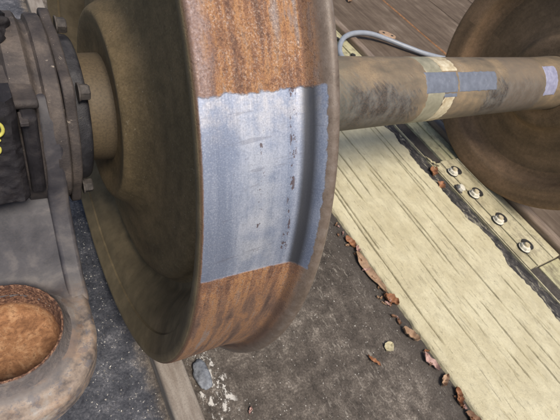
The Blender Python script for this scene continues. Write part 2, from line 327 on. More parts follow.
def mat_timber(name, paint, paint2, crack=(0.14, 0.12, 0.075), wear=0.62, dirt=0.0):
    q = NT(name); v = q.obj
    g = q.scale(v, (1, 0.05, 1))
    gr = q.noise(g, 60, 5, 0.6, 0.4); gf = q.noise(g, 260, 4, 0.6)
    b = q.noise(v, 9, 5, 0.6, 0.3); fi = q.noise(v, 160, 4, 0.7)
    col = q.mix(q.step(b, 0.35, 0.65), paint2, paint)
    col = q.mix(q.math('MULTIPLY', q.step(gr, 0.56, 0.40), 0.18), col, (paint2[0] * 0.72, paint2[1] * 0.70, paint2[2] * 0.62))
    c = q.step(gr, wear, wear + 0.03)
    col = q.mix(q.math('MULTIPLY', c, 0.7), col, crack)
    at = q.n('ShaderNodeAttribute', attribute_name='crack')
    col = q.mix(q.math('MULTIPLY', q.step(at.outputs['Fac'], 0.15, 0.7), 0.85), col, crack)
    spl = q.step(q.noise(q.scale(v, (1, 0.12, 1)), 150, 5, 0.7, 0.3), 0.60, 0.66)
    col = q.mix(q.math('MULTIPLY', spl, 0.22), col, (0.36, 0.31, 0.18))
    if dirt:
        dn = q.step(q.noise(q.scale(v, (1, 0.5, 1)), 34, 6, 0.75), 0.46, 0.60)
        col = q.mix(q.math('MULTIPLY', dn, dirt), col, (0.17, 0.14, 0.095))
    ch = q.math('MULTIPLY', q.step(q.noise(v, 48, 5, 0.65, 0.5), 0.655, 0.70), 0.6)
    col = q.mix(ch, col, (0.30, 0.24, 0.14))
    col = q.mix(q.math('MULTIPLY', q.step(fi, 0.5, 0.8), 0.25), col, (0.42, 0.37, 0.22))
    h = q.math('ADD', q.math('MULTIPLY', gr, -0.45), q.math('ADD', q.math('ADD', q.math('MULTIPLY', spl, -0.5), q.math('MULTIPLY', q.noise(q.scale(v, (1, 0.5, 1)), 60, 6, 0.75), 2.2)), q.math('MULTIPLY', fi, 0.3)))
    return q.out(col, 0.6, 0.0, q.bump(h, 0.8, 0.003))
M_TIMB = mat_timber('cream_painted_timber', (0.67, 0.62, 0.43), (0.57, 0.515, 0.34), wear=0.69, dirt=0.14)
M_CREAM = mat_timber('cream_painted_steel', (0.62, 0.565, 0.38), (0.47, 0.425, 0.27), wear=0.72, dirt=0.5)
M_CREAMG = mat_timber('greenish_painted_steel', (0.58, 0.54, 0.34), (0.42, 0.40, 0.24), wear=0.70, dirt=0.6)
def mat_deck():
    q = NT('weathered_deck_board'); v = q.obj
    g = q.scale(v, (1, 0.07, 1))
    n = q.noise(g, 30, 6, 0.65, 0.5); b = q.noise(v, 7, 5, 0.65)
    col = q.ramp(q.math('ADD', q.math('MULTIPLY', n, 0.55), q.math('MULTIPLY', b, 0.45)), [(0.34, (0.075, 0.055, 0.041)), (0.48, (0.115, 0.086, 0.064)), (0.57, (0.15, 0.115, 0.087)), (0.68, (0.24, 0.195, 0.155))])
    return q.out(col, 0.9, 0.0, q.bump(q.math('ADD', n, b), 0.7, 0.004), spec=0.2)
M_DECK = mat_deck()
def mat_rail(name, top):
    q = NT(name); v = q.obj
    n = q.noise(q.scale(v, (1, 0.15, 1)), 40, 5, 0.6); f = q.noise(v, 300, 4, 0.7)
    col = q.mix(q.step(n, 0.35, 0.65), top, (top[0] * 0.6, top[1] * 0.55, top[2] * 0.52))
    col = q.mix(q.math('MULTIPLY', q.step(f, 0.4, 0.75), 0.5), col, (0.11, 0.09, 0.078))
    return q.out(col, 0.55, 0.0, q.bump(q.math('ADD', n, f), 0.4, 0.0008))
M_RAIL = mat_rail('dusty_rail_head', (0.31, 0.275, 0.235))
M_RAIL2 = mat_rail('brown_rail', (0.28, 0.215, 0.16))
def plain(name, c, rough=0.6, metal=0.0, sc=60, var=0.35):
    q = NT(name); n = q.noise(q.obj, sc, 4, 0.6)
    col = q.mix(q.step(n, 0.3, 0.7), c, tuple(k * (1 - var) for k in c))
    return q.out(col, rough, metal, q.bump(n, 0.3, 0.001))
M_CABLE = plain('grey_cable_sheath', (0.30, 0.33, 0.38), 0.4, 0, 30, 0.15)
M_YEL = plain('yellow_marker_paint', (0.66, 0.62, 0.14), 0.5, 0, 90, 0.15)
M_WHITEB = plain('painted_bolt_head', (0.80, 0.77, 0.66), 0.45, 0, 90, 0.3)
M_DARK = plain('dark_bolts_and_holes', (0.035, 0.032, 0.030), 0.9, 0, 50, 0.5)
M_LEAF = [plain('dry_leaf_orange', (0.36, 0.17, 0.085), 0.6, 0, 90, 0.4), plain('dry_leaf_tan', (0.42, 0.28, 0.18), 0.7, 0, 90, 0.35),
          plain('dry_leaf_pink', (0.50, 0.33, 0.29), 0.6, 0, 90, 0.3), plain('dry_leaf_brown', (0.24, 0.13, 0.075), 0.7, 0, 90, 0.4)]
M_ORANGE = plain('rusty_seam_strip', (0.40, 0.20, 0.09), 0.8, 0, 40, 0.45)

# ------------------------------------------------------------------ object helpers
def finish(name, bm, mat, parent=None, smooth=35, bevel=0):
    bmesh.ops.remove_doubles(bm, verts=bm.verts, dist=1e-6)
    bmesh.ops.recalc_face_normals(bm, faces=bm.faces)
    me = bpy.data.meshes.new(name); bm.to_mesh(me); bm.free()
    if smooth:
        for p in me.polygons: p.use_smooth = True
        me.set_sharp_from_angle(angle=R_(smooth))
    o = bpy.data.objects.new(name, me); COL.objects.link(o); me.materials.append(mat)
    if parent:
        o.parent = parent
        off = Vector((0, 0, 0)); p = parent
        while p: off += p.location; p = p.parent
        o.location = -off                      # mesh stays in scene coordinates
    if bevel:
        bv = o.modifiers.new('bevel', 'BEVEL'); bv.width = bevel; bv.segments = 3; bv.limit_method = 'ANGLE'; bv.angle_limit = R_(40)
    return o
def tag(o, label=None, cat=None, group=None, kind=None):
    for k, v in (('label', label), ('category', cat), ('group', group), ('kind', kind)):
        if v: o[k] = v
    return o
def empty(name, loc, label, cat, group=None):
    o = bpy.data.objects.new(name, None); COL.objects.link(o); o.location = loc; o.empty_display_size = 0.05
    return tag(o, label, cat, group)
def rebase(o, loc=None):
    """origin to the thing's base, mesh shifted the other way"""
    me = o.data; vs = [v.co for v in me.vertices]
    if loc is None:
        loc = Vector(((min(v.x for v in vs) + max(v.x for v in vs)) / 2, (min(v.y for v in vs) + max(v.y for v in vs)) / 2, min(v.z for v in vs)))
    me.transform(Matrix.Translation(-Vector(loc))); o.location = loc
    return o

def smooth_profile(p, n=3, keep=()):
    """Chaikin corner cutting on an open profile"""
    for _ in range(n):
        q = [p[0]]
        for a, b in zip(p, p[1:]):
            q.append((a[0] * .75 + b[0] * .25, a[1] * .75 + b[1] * .25)); q.append((a[0] * .25 + b[0] * .75, a[1] * .25 + b[1] * .75))
        q.append(p[-1]); p = q
    return p
def lathe(bm, prof, seg=200, fx=lambda x: x, a0=0, a1=2 * pi, jit=0.0):
    full = abs(a1 - a0 - 2 * pi) < 1e-6
    cnt = seg if full else seg + 1
    rings = []
    for (x, r) in prof:
        ring = []
        for k in range(cnt):
            a = a0 + (a1 - a0) * k / seg
            rr = r
            if jit: rr += jit * mn.noise(Vector((x * 18, cos(a) * r * 18, sin(a) * r * 18)))
            ring.append(bm.verts.new((fx(x), -cos(a) * rr, sin(a) * rr)))
        rings.append(ring)
    for A, B in zip(rings, rings[1:]):
        for k in range(seg):
            j = (k + 1) % cnt
            bm.faces.new((A[k], A[j], B[j], B[k]))
    return rings
def box(bm, x0, x1, y0, y1, z0, z1):
    v = [bm.verts.new((x, y, z)) for x in (x0, x1) for y in (y0, y1) for z in (z0, z1)]
    for f in ((0, 1, 3, 2), (4, 6, 7, 5), (0, 4, 5, 1), (2, 3, 7, 6), (0, 2, 6, 4), (1, 5, 7, 3)): bm.faces.new([v[i] for i in f])
def prism(bm, pts, lo, hi, f):
    A = [bm.verts.new(f(p, lo)) for p in pts]; B = [bm.verts.new(f(p, hi)) for p in pts]
    bm.faces.new(A); bm.faces.new(B[::-1])
    for i in range(len(pts)):
        j = (i + 1) % len(pts); bm.faces.new((A[i], B[i], B[j], A[j]))
def tube(bm, pts, r, seg=10):
    P = [Vector(p) for p in pts]; rings = []
    for i, p in enumerate(P):
        t = (P[min(i + 1, len(P) - 1)] - P[max(i - 1, 0)]).normalized()
        u = t.cross(Vector((0.13, 0.21, 0.97))).normalized(); w_ = t.cross(u)
        rr = r[i] if isinstance(r, (list, tuple)) else r
        rings.append([bm.verts.new(p + (u * cos(2 * pi * k / seg) + w_ * sin(2 * pi * k / seg)) * rr) for k in range(seg)])
    for A, B in zip(rings, rings[1:]):
        for k in range(seg): bm.faces.new((A[k], A[(k + 1) % seg], B[(k + 1) % seg], B[k]))
    bm.faces.new(rings[0][::-1]); bm.faces.new(rings[-1])
def spline(pts, n=12):
    out = []; P = [Vector(p) for p in pts]; P = [P[0] * 2 - P[1]] + P + [P[-1] * 2 - P[-2]]
    for i in range(1, len(P) - 2):
        for k in range(n):
            t = k / n; a, b, c, d_ = P[i - 1:i + 3]
            out.append(0.5 * ((2 * b) + (c - a) * t + (2 * a - 5 * b + 4 * c - d_) * t * t + (3 * b - a - 3 * c + d_) * t ** 3))
    out.append(P[-2]); return out

# ------------------------------------------------------------------ setting
ZG = -0.505
bm = bmesh.new()
bmesh.ops.create_grid(bm, x_segments=10, y_segments=10, size=14)
for v in bm.verts: v.co.z = ZG
tag(finish('ground', bm, M_GROUND, smooth=0), kind='structure')

# ---- rails
def rail(name, x0, x1, mat, label):
    pr = smooth_profile([(x0, -0.56), (x0, -0.477), (x0 + 0.0005, -0.466), (x0 + 0.006, -0.4605), ((x0 + x1) / 2, -0.4588), (x1 - 0.006, -0.4605), (x1 - 0.0005, -0.466), (x1, -0.477), (x1, -0.56)], 2)
    bm = bmesh.new(); prism(bm, pr, -1.6, 6.0, lambda p, t: (p[0], t, p[1]))
    o = finish(name, bm, mat); rebase(o); return tag(o, label, 'rail')
rail('rail', 0.046, 0.106, M_RAIL, 'dusty grey rail head sunk in the dark concrete under the near wheel')
rail('rail', 1.672, 1.728, M_RAIL2, 'brown rail under the far wheel, beside the bolted cream plate')

# ---- cream painted timber with long cracks and ragged far edge
def timber(name, x0, x1, y0, y1, z, ragged_r, mat, label, cat='timber', seed=0, cracks=True):
    rnd = random.Random(seed); bm = bmesh.new()
    nx, ny = 430, 620
    lines = [(x0 + (x1 - x0) * k, rnd.uniform(-3, 3), rnd.uniform(0.9, 1.35)) for k in (0.08, 0.14, 0.21, 0.27, 0.33, 0.36, 0.44, 0.50, 0.53, 0.60, 0.66, 0.70, 0.77, 0.80, 0.86, 0.91)] if cracks else []
    G = []; CR = []
    for j in range(ny + 1):
        y = y0 + (y1 - y0) * j / ny
        l = x0 + 0.007 * mn.noise(Vector((seed, y * 5, 0))) + 0.004 * mn.noise(Vector((seed, y * 40, 3)))
        rr = x1 + ragged_r * (1.1 * mn.noise(Vector((seed + 5, y * 5, 0))) + 0.6 * mn.noise(Vector((seed + 9, y * 17, 0))) + 0.22 * mn.noise(Vector((seed + 9, y * 70, 0))))
        row = []
        for i in range(nx + 1):
            t = i / nx; x = x0 + (x1 - x0) * t + (l - x0) * max(0, 1 - t * 12) + (rr - x1) * max(0, (t - 0.9) * 10)
            h = z + 0.0022 * mn.noise(Vector((x * 9, y * 2.0, seed))) + 0.0004 * mn.noise(Vector((x * 60, y * 3, seed)))
            ck = 0.0
            for (cx, ph, amp) in lines:
                c = cx + 0.034 * mn.noise(Vector((ph, y * 1.1, 0))) + 0.0022 * mn.noise(Vector((ph, y * 7, 4)))
                on = max(0, min(1, (mn.noise(Vector((ph * 3, y * 2.1, 7))) + 0.35 * mn.noise(Vector((ph * 3, y * 9, 2))) + amp - 1.12) * 3.5))
                dd = abs(x - c)
                if dd < 0.0036: h -= 0.010 * amp * on * (1 - dd / 0.0036); ck = max(ck, min(1, amp * on) * (1 - dd / 0.0036))
            e = min(x - l, rr - x)
            if e < 0.010: h -= 0.006 * (1 - e / 0.010) ** 2
            row.append(bm.verts.new((x, y, h))); CR.append(ck)
        G.append(row)
    for j in range(ny):
        for i in range(nx): bm.faces.new((G[j][i], G[j][i + 1], G[j + 1][i + 1], G[j + 1][i]))
    # sides
    for i in (0, nx):
        low = [bm.verts.new((G[j][i].co.x, G[j][i].co.y, ZG - 0.03)) for j in range(ny + 1)]
        for j in range(ny): bm.faces.new((G[j][i], G[j + 1][i], low[j + 1], low[j]))
    lay = bm.verts.layers.float.new('crack'); bm.verts.ensure_lookup_table()
    for v, c in zip(bm.verts, CR): v[lay] = c
    o = finish(name, bm, mat, smooth=50); rebase(o); return tag(o, label, cat)
timber('painted_timber', 0.789, 1.375, -1.25, 2.6, -0.489, 0.030, M_TIMB, 'wide cream painted timber with long cracks, running between the two rails', seed=3)
timber('painted_timber', -0.80, -0.18, 0.9, 4.2, -0.489, 0.02, M_TIMB, 'cream painted timber glimpsed behind the top of the axle box', seed=12)

# dark grimy trough between timber and bolted plate
bm = bmesh.new()
for j in range(1):
    nx, ny = 24, 500
    G = [[bm.verts.new((1.32 + 0.14 * i / nx, -1.2 + 3.6 * k / ny, -0.4965 + 0.008 * mn.noise(Vector((i * .35, k * .16, 2))) + 0.004 * mn.noise(Vector((i * .9, k * .5, 5))))) for i in range(nx + 1)] for k in range(ny + 1)]
    for k in range(ny):
        for i in range(nx): bm.faces.new((G[k][i], G[k][i + 1], G[k + 1][i + 1], G[k + 1][i]))
def mat_muck():
    q = NT('oily_muck'); v = q.obj
    n = q.noise(q.scale(v, (1, 0.3, 1)), 60, 6, 0.7, 0.6)
    col = q.ramp(n, [(0.42, (0.022, 0.021, 0.022)), (0.55, (0.065, 0.06, 0.058)), (0.64, (0.30, 0.28, 0.21)), (0.72, (0.48, 0.44, 0.32))])
    return q.out(col, 0.8, 0.0, q.bump(n, 1.0, 0.004))
o = finish('grime', bm, mat_muck(), smooth=60); rebase(o)
tag(o, 'black grime and grit packed between timber and cream steel strip', 'grime', kind='stuff')

# steel angle edge, thin bright line beside the grime
bm = bmesh.new(); box(bm, 1.4345, 1.4400, -1.2, 2.4, -0.53, -0.488)
o = finish('steel_angle_edge', bm, M_CREAM, smooth=0, bevel=0.001); rebase(o); tag(o, 'thin pale steel edge standing beside the dark grime strip', 'steel edge')
# cream floor strip (lower), channel side, and greenish run beyond the plate
bm = bmesh.new(); box(bm, 1.535, 1.600, 0.108, 2.4, -0.53, -0.4945); box(bm, 1.603, 1.668, 0.108, 2.4, -0.53, -0.4885)
o = finish('channel_strip', bm, M_CREAMG, smooth=0, bevel=0.002); rebase(o); tag(o, 'greenish cream steel strip running on behind the axle from the bolted plate', 'steel strip')
bm = bmesh.new(); box(bm, 1.52, 1.668, -1.3, -0.489, -0.53, -0.500)
o = finish('channel_strip', bm, M_CREAMG, smooth=0, bevel=0.002); rebase(o); tag(o, 'greenish cream steel strip below the near end of the bolted plate', 'steel strip')

# bolted plate
pl = empty('bolted_plate', (1.56, -0.19, -0.50), 'cream painted steel plate with a row of four bolts, next to the far wheel', 'steel plate')
bm = bmesh.new(); box(bm, 1.502, 1.614, -0.484, 0.104, -0.52, -0.4865); finish('plate', bm, M_CREAM, pl, 0, 0.0015)
bm = bmesh.new(); box(bm, 1.449, 1.4985, -0.482, 0.100, -0.52, -0.4895); finish('side_bar', bm, M_CREAM, pl, 0, 0.0015)
bm = bmesh.new(); box(bm, 1.617, 1.666, -0.484, 0.104, -0.52, -0.484); finish('edge_bar', bm, M_CREAM, pl, 0, 0.003)
def hexhead(bm, c, ax, r, h, rot=0.0):
    """hexagonal head with chamfered crown along unit axis ax"""
    ax = Vector(ax).normalized(); u = ax.orthogonal().normalized(); w_ = ax.cross(u); c = Vector(c)
    rings = []
    for (dz, k) in ((0, 1), (h * 0.82, 1), (h, 0.86)):
        rings.append([bm.verts.new(c + ax * dz + (u * cos(rot + i * pi / 3) + w_ * sin(rot + i * pi / 3)) * r * k) for i in range(6)])
    for A, B in zip(rings, rings[1:]):
        for i in range(6): bm.faces.new((A[i], A[(i + 1) % 6], B[(i + 1) % 6], B[i]))
    bm.faces.new(rings[-1]); bm.faces.new(rings[0][::-1])
def disc(bm, c, ax, r, h, seg=24, rin=0):
    ax = Vector(ax).normalized(); u = ax.orthogonal().normalized(); w_ = ax.cross(u); c = Vector(c)
    A, B = [[bm.verts.new(c + ax * dz + (u * cos(2 * pi * i / seg) + w_ * sin(2 * pi * i / seg)) * r) for i in range(seg)] for dz in (0, h)]
    for i in range(seg): bm.faces.new((A[i], A[(i + 1) % seg], B[(i + 1) % seg], B[i]))
    bm.faces.new(B); bm.faces.new(A[::-1])
def plate_bolt(x, y, rot, z=-0.4865, dz=0.0):
    bm = bmesh.new(); disc(bm, (x + 0.038, y + 0.008, z), (0, 0, 1), 0.027, 0.002); disc(bm, (x, y, z), (0, 0, 1), 0.026, 0.003)  # offset dark disc painted in for the shaded recess beside the nut
    wsh = finish('bolt', bm, M_DARK, pl)
    bm = bmesh.new(); disc(bm, (x, y, z + .003), (0, 0, 1), 0.0245, 0.003); hexhead(bm, (x, y, z + 0.006), (0.05, 0.05, 1), 0.021, 0.010 + dz, rot); finish('nut', bm, M_WHITEB, wsh, 20, 0.001)
    bm = bmesh.new(); disc(bm, (x + .001, y + .001, z + 0.014), (0.05, 0.05, 1), 0.0110, 0.011 + dz); finish('stud_end', bm, M_CREAMPAINT, wsh, 40, 0.001)
for k, (x, y) in enumerate([(1.510, 0.029), (1.512, -0.108), (1.508, -0.256), (1.509, -0.401)]): plate_bolt(x, y, k * 0.7)
ln = empty('loose_nut', (1.466, -0.062, -0.49), 'single pale nut in the grime beside two dry leaves', 'nut')
bm = bmesh.new(); disc(bm, (1.466, -0.062, -0.490), (0.2, -0.2, 1), 0.025, 0.004); finish('washer', bm, M_BOLT, ln)
bm = bmesh.new(); hexhead(bm, (1.466, -0.062, -0.486), (0.2, -0.2, 1), 0.018, 0.016, .3); finish('nut', bm, M_WHITEB, ln, 20, 0.001)
for (x, y, lb) in ((1.60, 1.13, 'small dark bolt under the loop of the grey cable, left one'), (1.60, 0.96, 'small dark bolt just above the axle, right of the cable end')):
    bm = bmesh.new(); disc(bm, (x, y, -0.4885), (0, 0, 1), 0.014, 0.008, 16); o = finish('bolt', bm, M_DARK); rebase(o)
    tag(o, lb, 'bolt', 'dark bolts behind the axle')

# deck boards beyond the far rail
xs = [1.733, 2.437, 3.05, 3.7, 4.4, 5.1]
labs = ['brown weathered deck board between far rail and rusty seam', 'brown deck board just right of the rusty orange seam', None, None, None]
for k in range(5):
    bm = bmesh.new(); box(bm, xs[k] + 0.004, xs[k + 1] - 0.012, -1.5, 7, -0.56, -0.478 + 0.002 * (k % 2))
    o = finish('deck_board', bm, M_DECK, smooth=0, bevel=0.004); rebase(o)
    tag(o, labs[k] or ['', '', 'third brown deck board out from the far rail, behind the far wheel', 'fourth brown deck board out from the far rail', 'outermost brown deck board, farthest from the wheels'][k], 'deck board', 'weathered deck boards beyond the far rail')
bm = bmesh.new()
tube(bm, [(2.431 + 0.004 * mn.noise(Vector((0, k * .3, 0))), -1 + 0.08 * k, -0.481) for k in range(100)], [0.008 + 0.004 * mn.noise(Vector((3, k * .9, 0))) for k in range(100)], 6)
o = finish('rusty_strip', bm, M_ORANGE); rebase(o); tag(o, 'rusty orange strip lying in the seam between the deck boards', 'metal strip')

# ------------------------------------------------------------------ wheelset
ws = empty('wheelset', (0.885, 0, -0.46), 'rusty railway wheelset, two steel wheels on one thick axle, near tread partly cleaned', 'railway wheelset')
RIM_F = [(0.034, 0.394), (0.021, 0.4135), (0.0205, 0.4165), (0.0165, 0.4170), (0.0150, 0.4195), (0.010, 0.4285), (0.0045, 0.4365), (0.0018, 0.4435), (0.0008, 0.4445), (0.0002, 0.450), (0.0, 0.455), (0.0006, 0.4575), (0.0018, 0.4585), (0.0030, 0.4600)]
TREAD = smooth_profile([(0.0030, 0.4600), (0.008, 0.4612), (0.03, 0.4620), (0.06, 0.4628), (0.09, 0.4640), (0.108, 0.4655), (0.1195, 0.4685), (0.1265, 0.4765), (0.1315, 0.4865), (0.139, 0.4925), (0.147, 0.4900), (0.152, 0.480), (0.153, 0.462), (0.153, 0.44), (0.152, 0.42)], 2)
RIM_B = smooth_profile([(0.152, 0.42), (0.150, 0.408), (0.142, 0.400), (0.118, 0.390), (0.105, 0.372), (0.101, 0.350)], 2)
rim_in = smooth_profile([(0.084, 0.344), (0.082, 0.356), (0.070, 0.364), (0.052, 0.376), (0.034, 0.394)], 2)
web_f = smooth_profile([(0.084, 0.344), (0.080, 0.336), (0.064, 0.330), (0.053, 0.318), (0.049, 0.285), (0.047, 0.250), (0.045, 0.220), (0.041, 0.198), (0.033, 0.183), (0.020, 0.173)], 2)
web_b = smooth_profile([(0.101, 0.350), (0.101, 0.33), (0.108, 0.28), (0.118, 0.23), (0.126, 0.200), (0.138, 0.180), (0.152, 0.172)], 2)
hub_f = smooth_profile([(0.020, 0.173), (0.012, 0.168), (0.0065, 0.163), (0.0040, 0.159), (0.0045, 0.153), (0.0085, 0.135), (0.0120, 0.12), (0.0130, 0.104), (0.0130, 0.0925)], 1)
hub_b = smooth_profile([(0.152, 0.172), (0.162, 0.168), (0.172, 0.160), (0.177, 0.151), (0.178, 0.135), (0.178, 0.110), (0.180, 0.0975)], 2)
for fx, near in ((lambda x: x, True), (lambda x: 1.771 - x, False)):
    seg = 288 if near else 160
    bm = bmesh.new(); lathe(bm, web_f, seg, fx, jit=0.0); lathe(bm, web_b, seg, fx, jit=0.0)
    wh = finish('wheel', bm, M_WEB if near else M_WEB2, ws, 50)
    tag(wh, 'near wheel with shiny cleaned patch on its rusty tread' if near else 'far wheel, its inner face dull brown')
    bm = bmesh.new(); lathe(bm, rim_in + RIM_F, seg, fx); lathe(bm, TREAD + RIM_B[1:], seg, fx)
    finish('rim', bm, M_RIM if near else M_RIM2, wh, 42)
    bm = bmesh.new(); lathe(bm, hub_f, seg // 2, fx); lathe(bm, hub_b, seg // 2, fx); finish('hub', bm, M_WEB if near else M_WEB2, wh, 50)
bm = bmesh.new()
lathe(bm, smooth_profile([(-0.20, 0.070), (-0.075, 0.078), (-0.055, 0.088), (0.0, 0.0932), (0.17, 0.0965), (0.21, 0.0955), (0.26, 0.0925), (0.40, 0.0905), (0.885, 0.0885), (1.37, 0.0895), (1.50, 0.0915), (1.56, 0.0955), (1.60, 0.0965), (1.78, 0.0932), (1.83, 0.085), (1.97, 0.07)], 2), 160)
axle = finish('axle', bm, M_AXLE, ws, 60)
def ax_r(x):
    if x < 0.885: return 0.0905 + (0.0885 - 0.0905) * (x - 0.40) / 0.485
    if x < 1.37: return 0.0885 + 0.001 * (x - 0.885) / 0.485
    return 0.0895 + 0.002 * (x - 1.37) / 0.13
def shell(name, mat, xf, a0, a1, lift, jag=0.004, seed=0, label=None, nu=36, nv=60):
    """thin paint or bare-metal skin on the axle: xf(angle)->(x0,x1), ragged outline"""
    bm = bmesh.new(); G = []
    for j in range(nv + 1):
        a = a0 + (a1 - a0) * j / nv; row = []
        x0, x1 = xf(a)
        x0 += jag * mn.noise(Vector((seed, a * 9, 1))) * 1.6; x1 += jag * mn.noise(Vector((seed, a * 9, 9))) * 1.6
        for i in range(nu + 1):
            t = i / nu; x = x0 + (x1 - x0) * t
            aa = a + (jag / 0.09) * (1.2 * mn.noise(Vector((x * 60, seed, 4)))) * (1 if j in (0, nv) else 0)
            e = 1.0 if 0 < i < nu and 0 < j < nv else 0.15
            r = ax_r(x) + lift * e
            row.append(bm.verts.new((x, -cos(aa) * r, sin(aa) * r)))
        G.append(row)
    for j in range(nv):
        for i in range(nu): bm.faces.new((G[j][i], G[j][i + 1], G[j + 1][i + 1], G[j + 1][i]))
    o = finish(name, bm, mat, axle, 60)
    if label: o['label'] = label
    return o
shell('paint_band', M_GREENPAINT, lambda a: (0.800, 0.868), R_(-70), R_(155), 0.0008, seed=1, label='faded green painted band round the axle')
shell('paint_band', M_CREAMPAINT, lambda a: (0.868 + 0.006 * sin(a), 0.915), R_(-70), R_(24), 0.0009, seed=2, label='cream band on the lower side of the axle')
shell('paint_band', M_CREAMPAINT, lambda a: (0.868, 0.935), R_(69), R_(150), 0.0009, seed=3, label='cream band on top of the axle')
shell('bare_patch', M_BLUE, lambda a: (0.793, 0.925), R_(31), R_(67), 0.0013, 0.002, 4, 'left blue grey square patch on the axle')
shell('bare_patch', M_BLUE, lambda a: (0.932, 1.112), R_(31), R_(66), 0.0013, 0.003, 5, 'right blue grey patch on the axle')
shell('bare_patch', M_BLUE, lambda a: (0.868, 0.925), R_(23), R_(29), 0.0013, 0.003, 7, 'small blue grey tag below the left patch')
shell('bare_patch', M_LAV, lambda a: (1.405 - 0.01 * sin(a), 1.475), R_(12), R_(75), 0.0012, 0.003, 6, 'pale lavender patch at the far end of the axle')

# ------------------------------------------------------------------ axle box
ab = empty('axle_box', (-0.20, -0.15, -0.20), 'dusty cast steel axle box with bolted cover and rusty round spring pocket', 'axle box')
bm = bmesh.new()
lathe(bm, smooth_profile([(-0.42, 0.128), (-0.150, 0.128)], 0) + [(-0.140, 0.129), (-0.134, 0.135), (-0.131, 0.146), (-0.129, 0.150), (-0.105, 0.151), (-0.102, 0.148), (-0.100, 0.142), (-0.096, 0.139), (-0.092, 0.139), (-0.090, 0.143), (-0.089, 0.147), (-0.086, 0.149), (-0.071, 0.149), (-0.069, 0.147), (-0.068, 0.08)], 160, jit=0.0015)
finish('housing', bm, M_BOX, ab, 40)
# end cover with lobes
def lobed(r0, lobes, k=140):
    pts = []
    for i in range(k):
        a = 2 * pi * i / k; r = r0
        for la in lobes:
            dlt = (a - la + pi) % (2 * pi) - pi
            r = max(r, r0 + 0.017 * math.exp(-(dlt / 0.17) ** 2))
        pts.append((-cos(a) * r, sin(a) * r))
    return pts
BA = [R_(48), R_(118), R_(-43), R_(-118), R_(180)]
bm = bmesh.new(); prism(bm, lobed(0.141, BA), -0.0675, -0.052, lambda p, t: (t, p[0], p[1]))
cov = finish('end_cover', bm, M_BOX, ab, 30, 0.003)
bm = bmesh.new(); lathe(bm, smooth_profile([(-0.053, 0.122), (-0.036, 0.121), (-0.031, 0.118), (-0.029, 0.112), (-0.030, 0.10), (-0.036, 0.09)], 1), 120, jit=0.001)
finish('seal_ring', bm, M_BOXD, cov, 40)
for a in BA:
    rb = 0.134; c = (-0.046, -cos(a) * rb, sin(a) * rb)
    bm = bmesh.new(); disc(bm, c, (1, 0, 0), 0.014, 0.003); hexhead(bm, (c[0] + 0.003, c[1], c[2]), (1, 0, 0), 0.0125, 0.014, a)
    finish('bolt', bm, M_BOLT, ab, 20, 0.0008)
# side wall below the barrel: gusset rib along the wheel side
def extr_yz(name, pts, x0, x1, mat, parent, bev=0.004):
    bm = bmesh.new(); prism(bm, pts, x0, x1, lambda p, t: (t, p[0], p[1])); return finish(name, bm, mat, parent, 40, bev)
gus = [(-0.10, 0.105), (-0.128, 0.078), (-0.146, 0.04), (-0.150, 0.0), (-0.1505, -0.035), (-0.156, -0.073), (-0.175, -0.097), (-0.20, -0.127), (-0.225, -0.151), (-0.25, -0.164), (-0.275, -0.1725), (-0.275, -0.190), (-0.06, -0.19), (-0.06, 0.09)]
extr_yz('side_rib', gus, -0.1060, -0.0765, M_WING, ab, 0.006)
# body behind recess
extr_yz('side_wall', [(-0.03, 0.118), (-0.085, 0.115), (-0.122, 0.085), (-0.125, 0.0), (-0.128, -0.08), (-0.150, -0.15), (-0.15, -0.19), (-0.05, -0.19), (0.02, -0.02)], -0.36, -0.101, M_TAR, ab, 0.004)
# ledge over the dark plate
extr_yz('ledge', [(-0.06, 0.128), (-0.100, 0.116), (-0.136, 0.124), (-0.141, 0.120), (-0.139, 0.112), (-0.12, 0.100), (-0.06, 0.11)], -0.36, -0.102, M_BOX, ab, 0.003)

# wing with rounded end, built as a solid sheet that rises into the side wall
WC = (-0.192, -0.321); WR = 0.1125
def wing_x(y):
    if y <= WC[1]:
        s_ = sqrt(max(WR ** 2 - (y - WC[1]) ** 2, 0)); return WC[0] - s_, WC[0] + s_
    t = min(1, (y - WC[1]) / 0.13); return WC[0] - WR - 0.05 * t, WC[0] + WR + 0.0015 * t
def ss(a, b, v):
    t = max(0, min(1, (v - a) / (b - a))); return t * t * (3 - 2 * t)
bm = bmesh.new(); G = []; ny, nx = 120, 90
for j in range(ny + 1):
    u = j / ny
    y = WC[1] - WR * cos(u * pi / 2 * 1.0 / 0.45) if u < 0.45 else WC[1] + (u - 0.45) / 0.55 * (WC[1] * -1 - 0.12)
    a, b = wing_x(y); row = []
    for i in range(nx + 1):
        s_ = -cos(pi * i / nx); x = (a + b) / 2 + (b - a) / 2 * s_
        z = -0.170 + 0.105 * ss(-0.250, -0.118, y) ** 1.15
        dr = hypot(x - (-0.197), y - (-0.313))
        z += 0.007 * (1 - ss(0.084, 0.102, dr))
        ed = min(b - x, x - a)
        if y < WC[1]: ed = min(ed, WR - hypot(x - WC[0], y - WC[1]))
        if ed < 0.009: z -= 0.009 * (1 - max(ed, 0) / 0.009) ** 2.2
        z += 0.0012 * mn.noise(Vector((x * 30, y * 30, 1)))
        row.append(bm.verts.new((x, y, z)))
    G.append(row)
for j in range(ny):
    for i in range(nx):
        dr = [hypot(v.co.x + 0.197, v.co.y + 0.313) for v in (G[j][i], G[j][i + 1], G[j + 1][i + 1], G[j + 1][i])]
        if max(dr) < 0.076: continue
        bm.faces.new((G[j][i], G[j][i + 1], G[j + 1][i + 1], G[j + 1][i]))
bd = [G[j][nx] for j in range(ny, -1, -1)] + [G[j][0] for j in range(ny + 1)]
lo = [bm.verts.new((v.co.x, v.co.y, -0.225)) for v in bd]
for i in range(len(bd) - 1):
    bm.faces.new((bd[i], bd[i + 1], lo[i + 1], lo[i]))
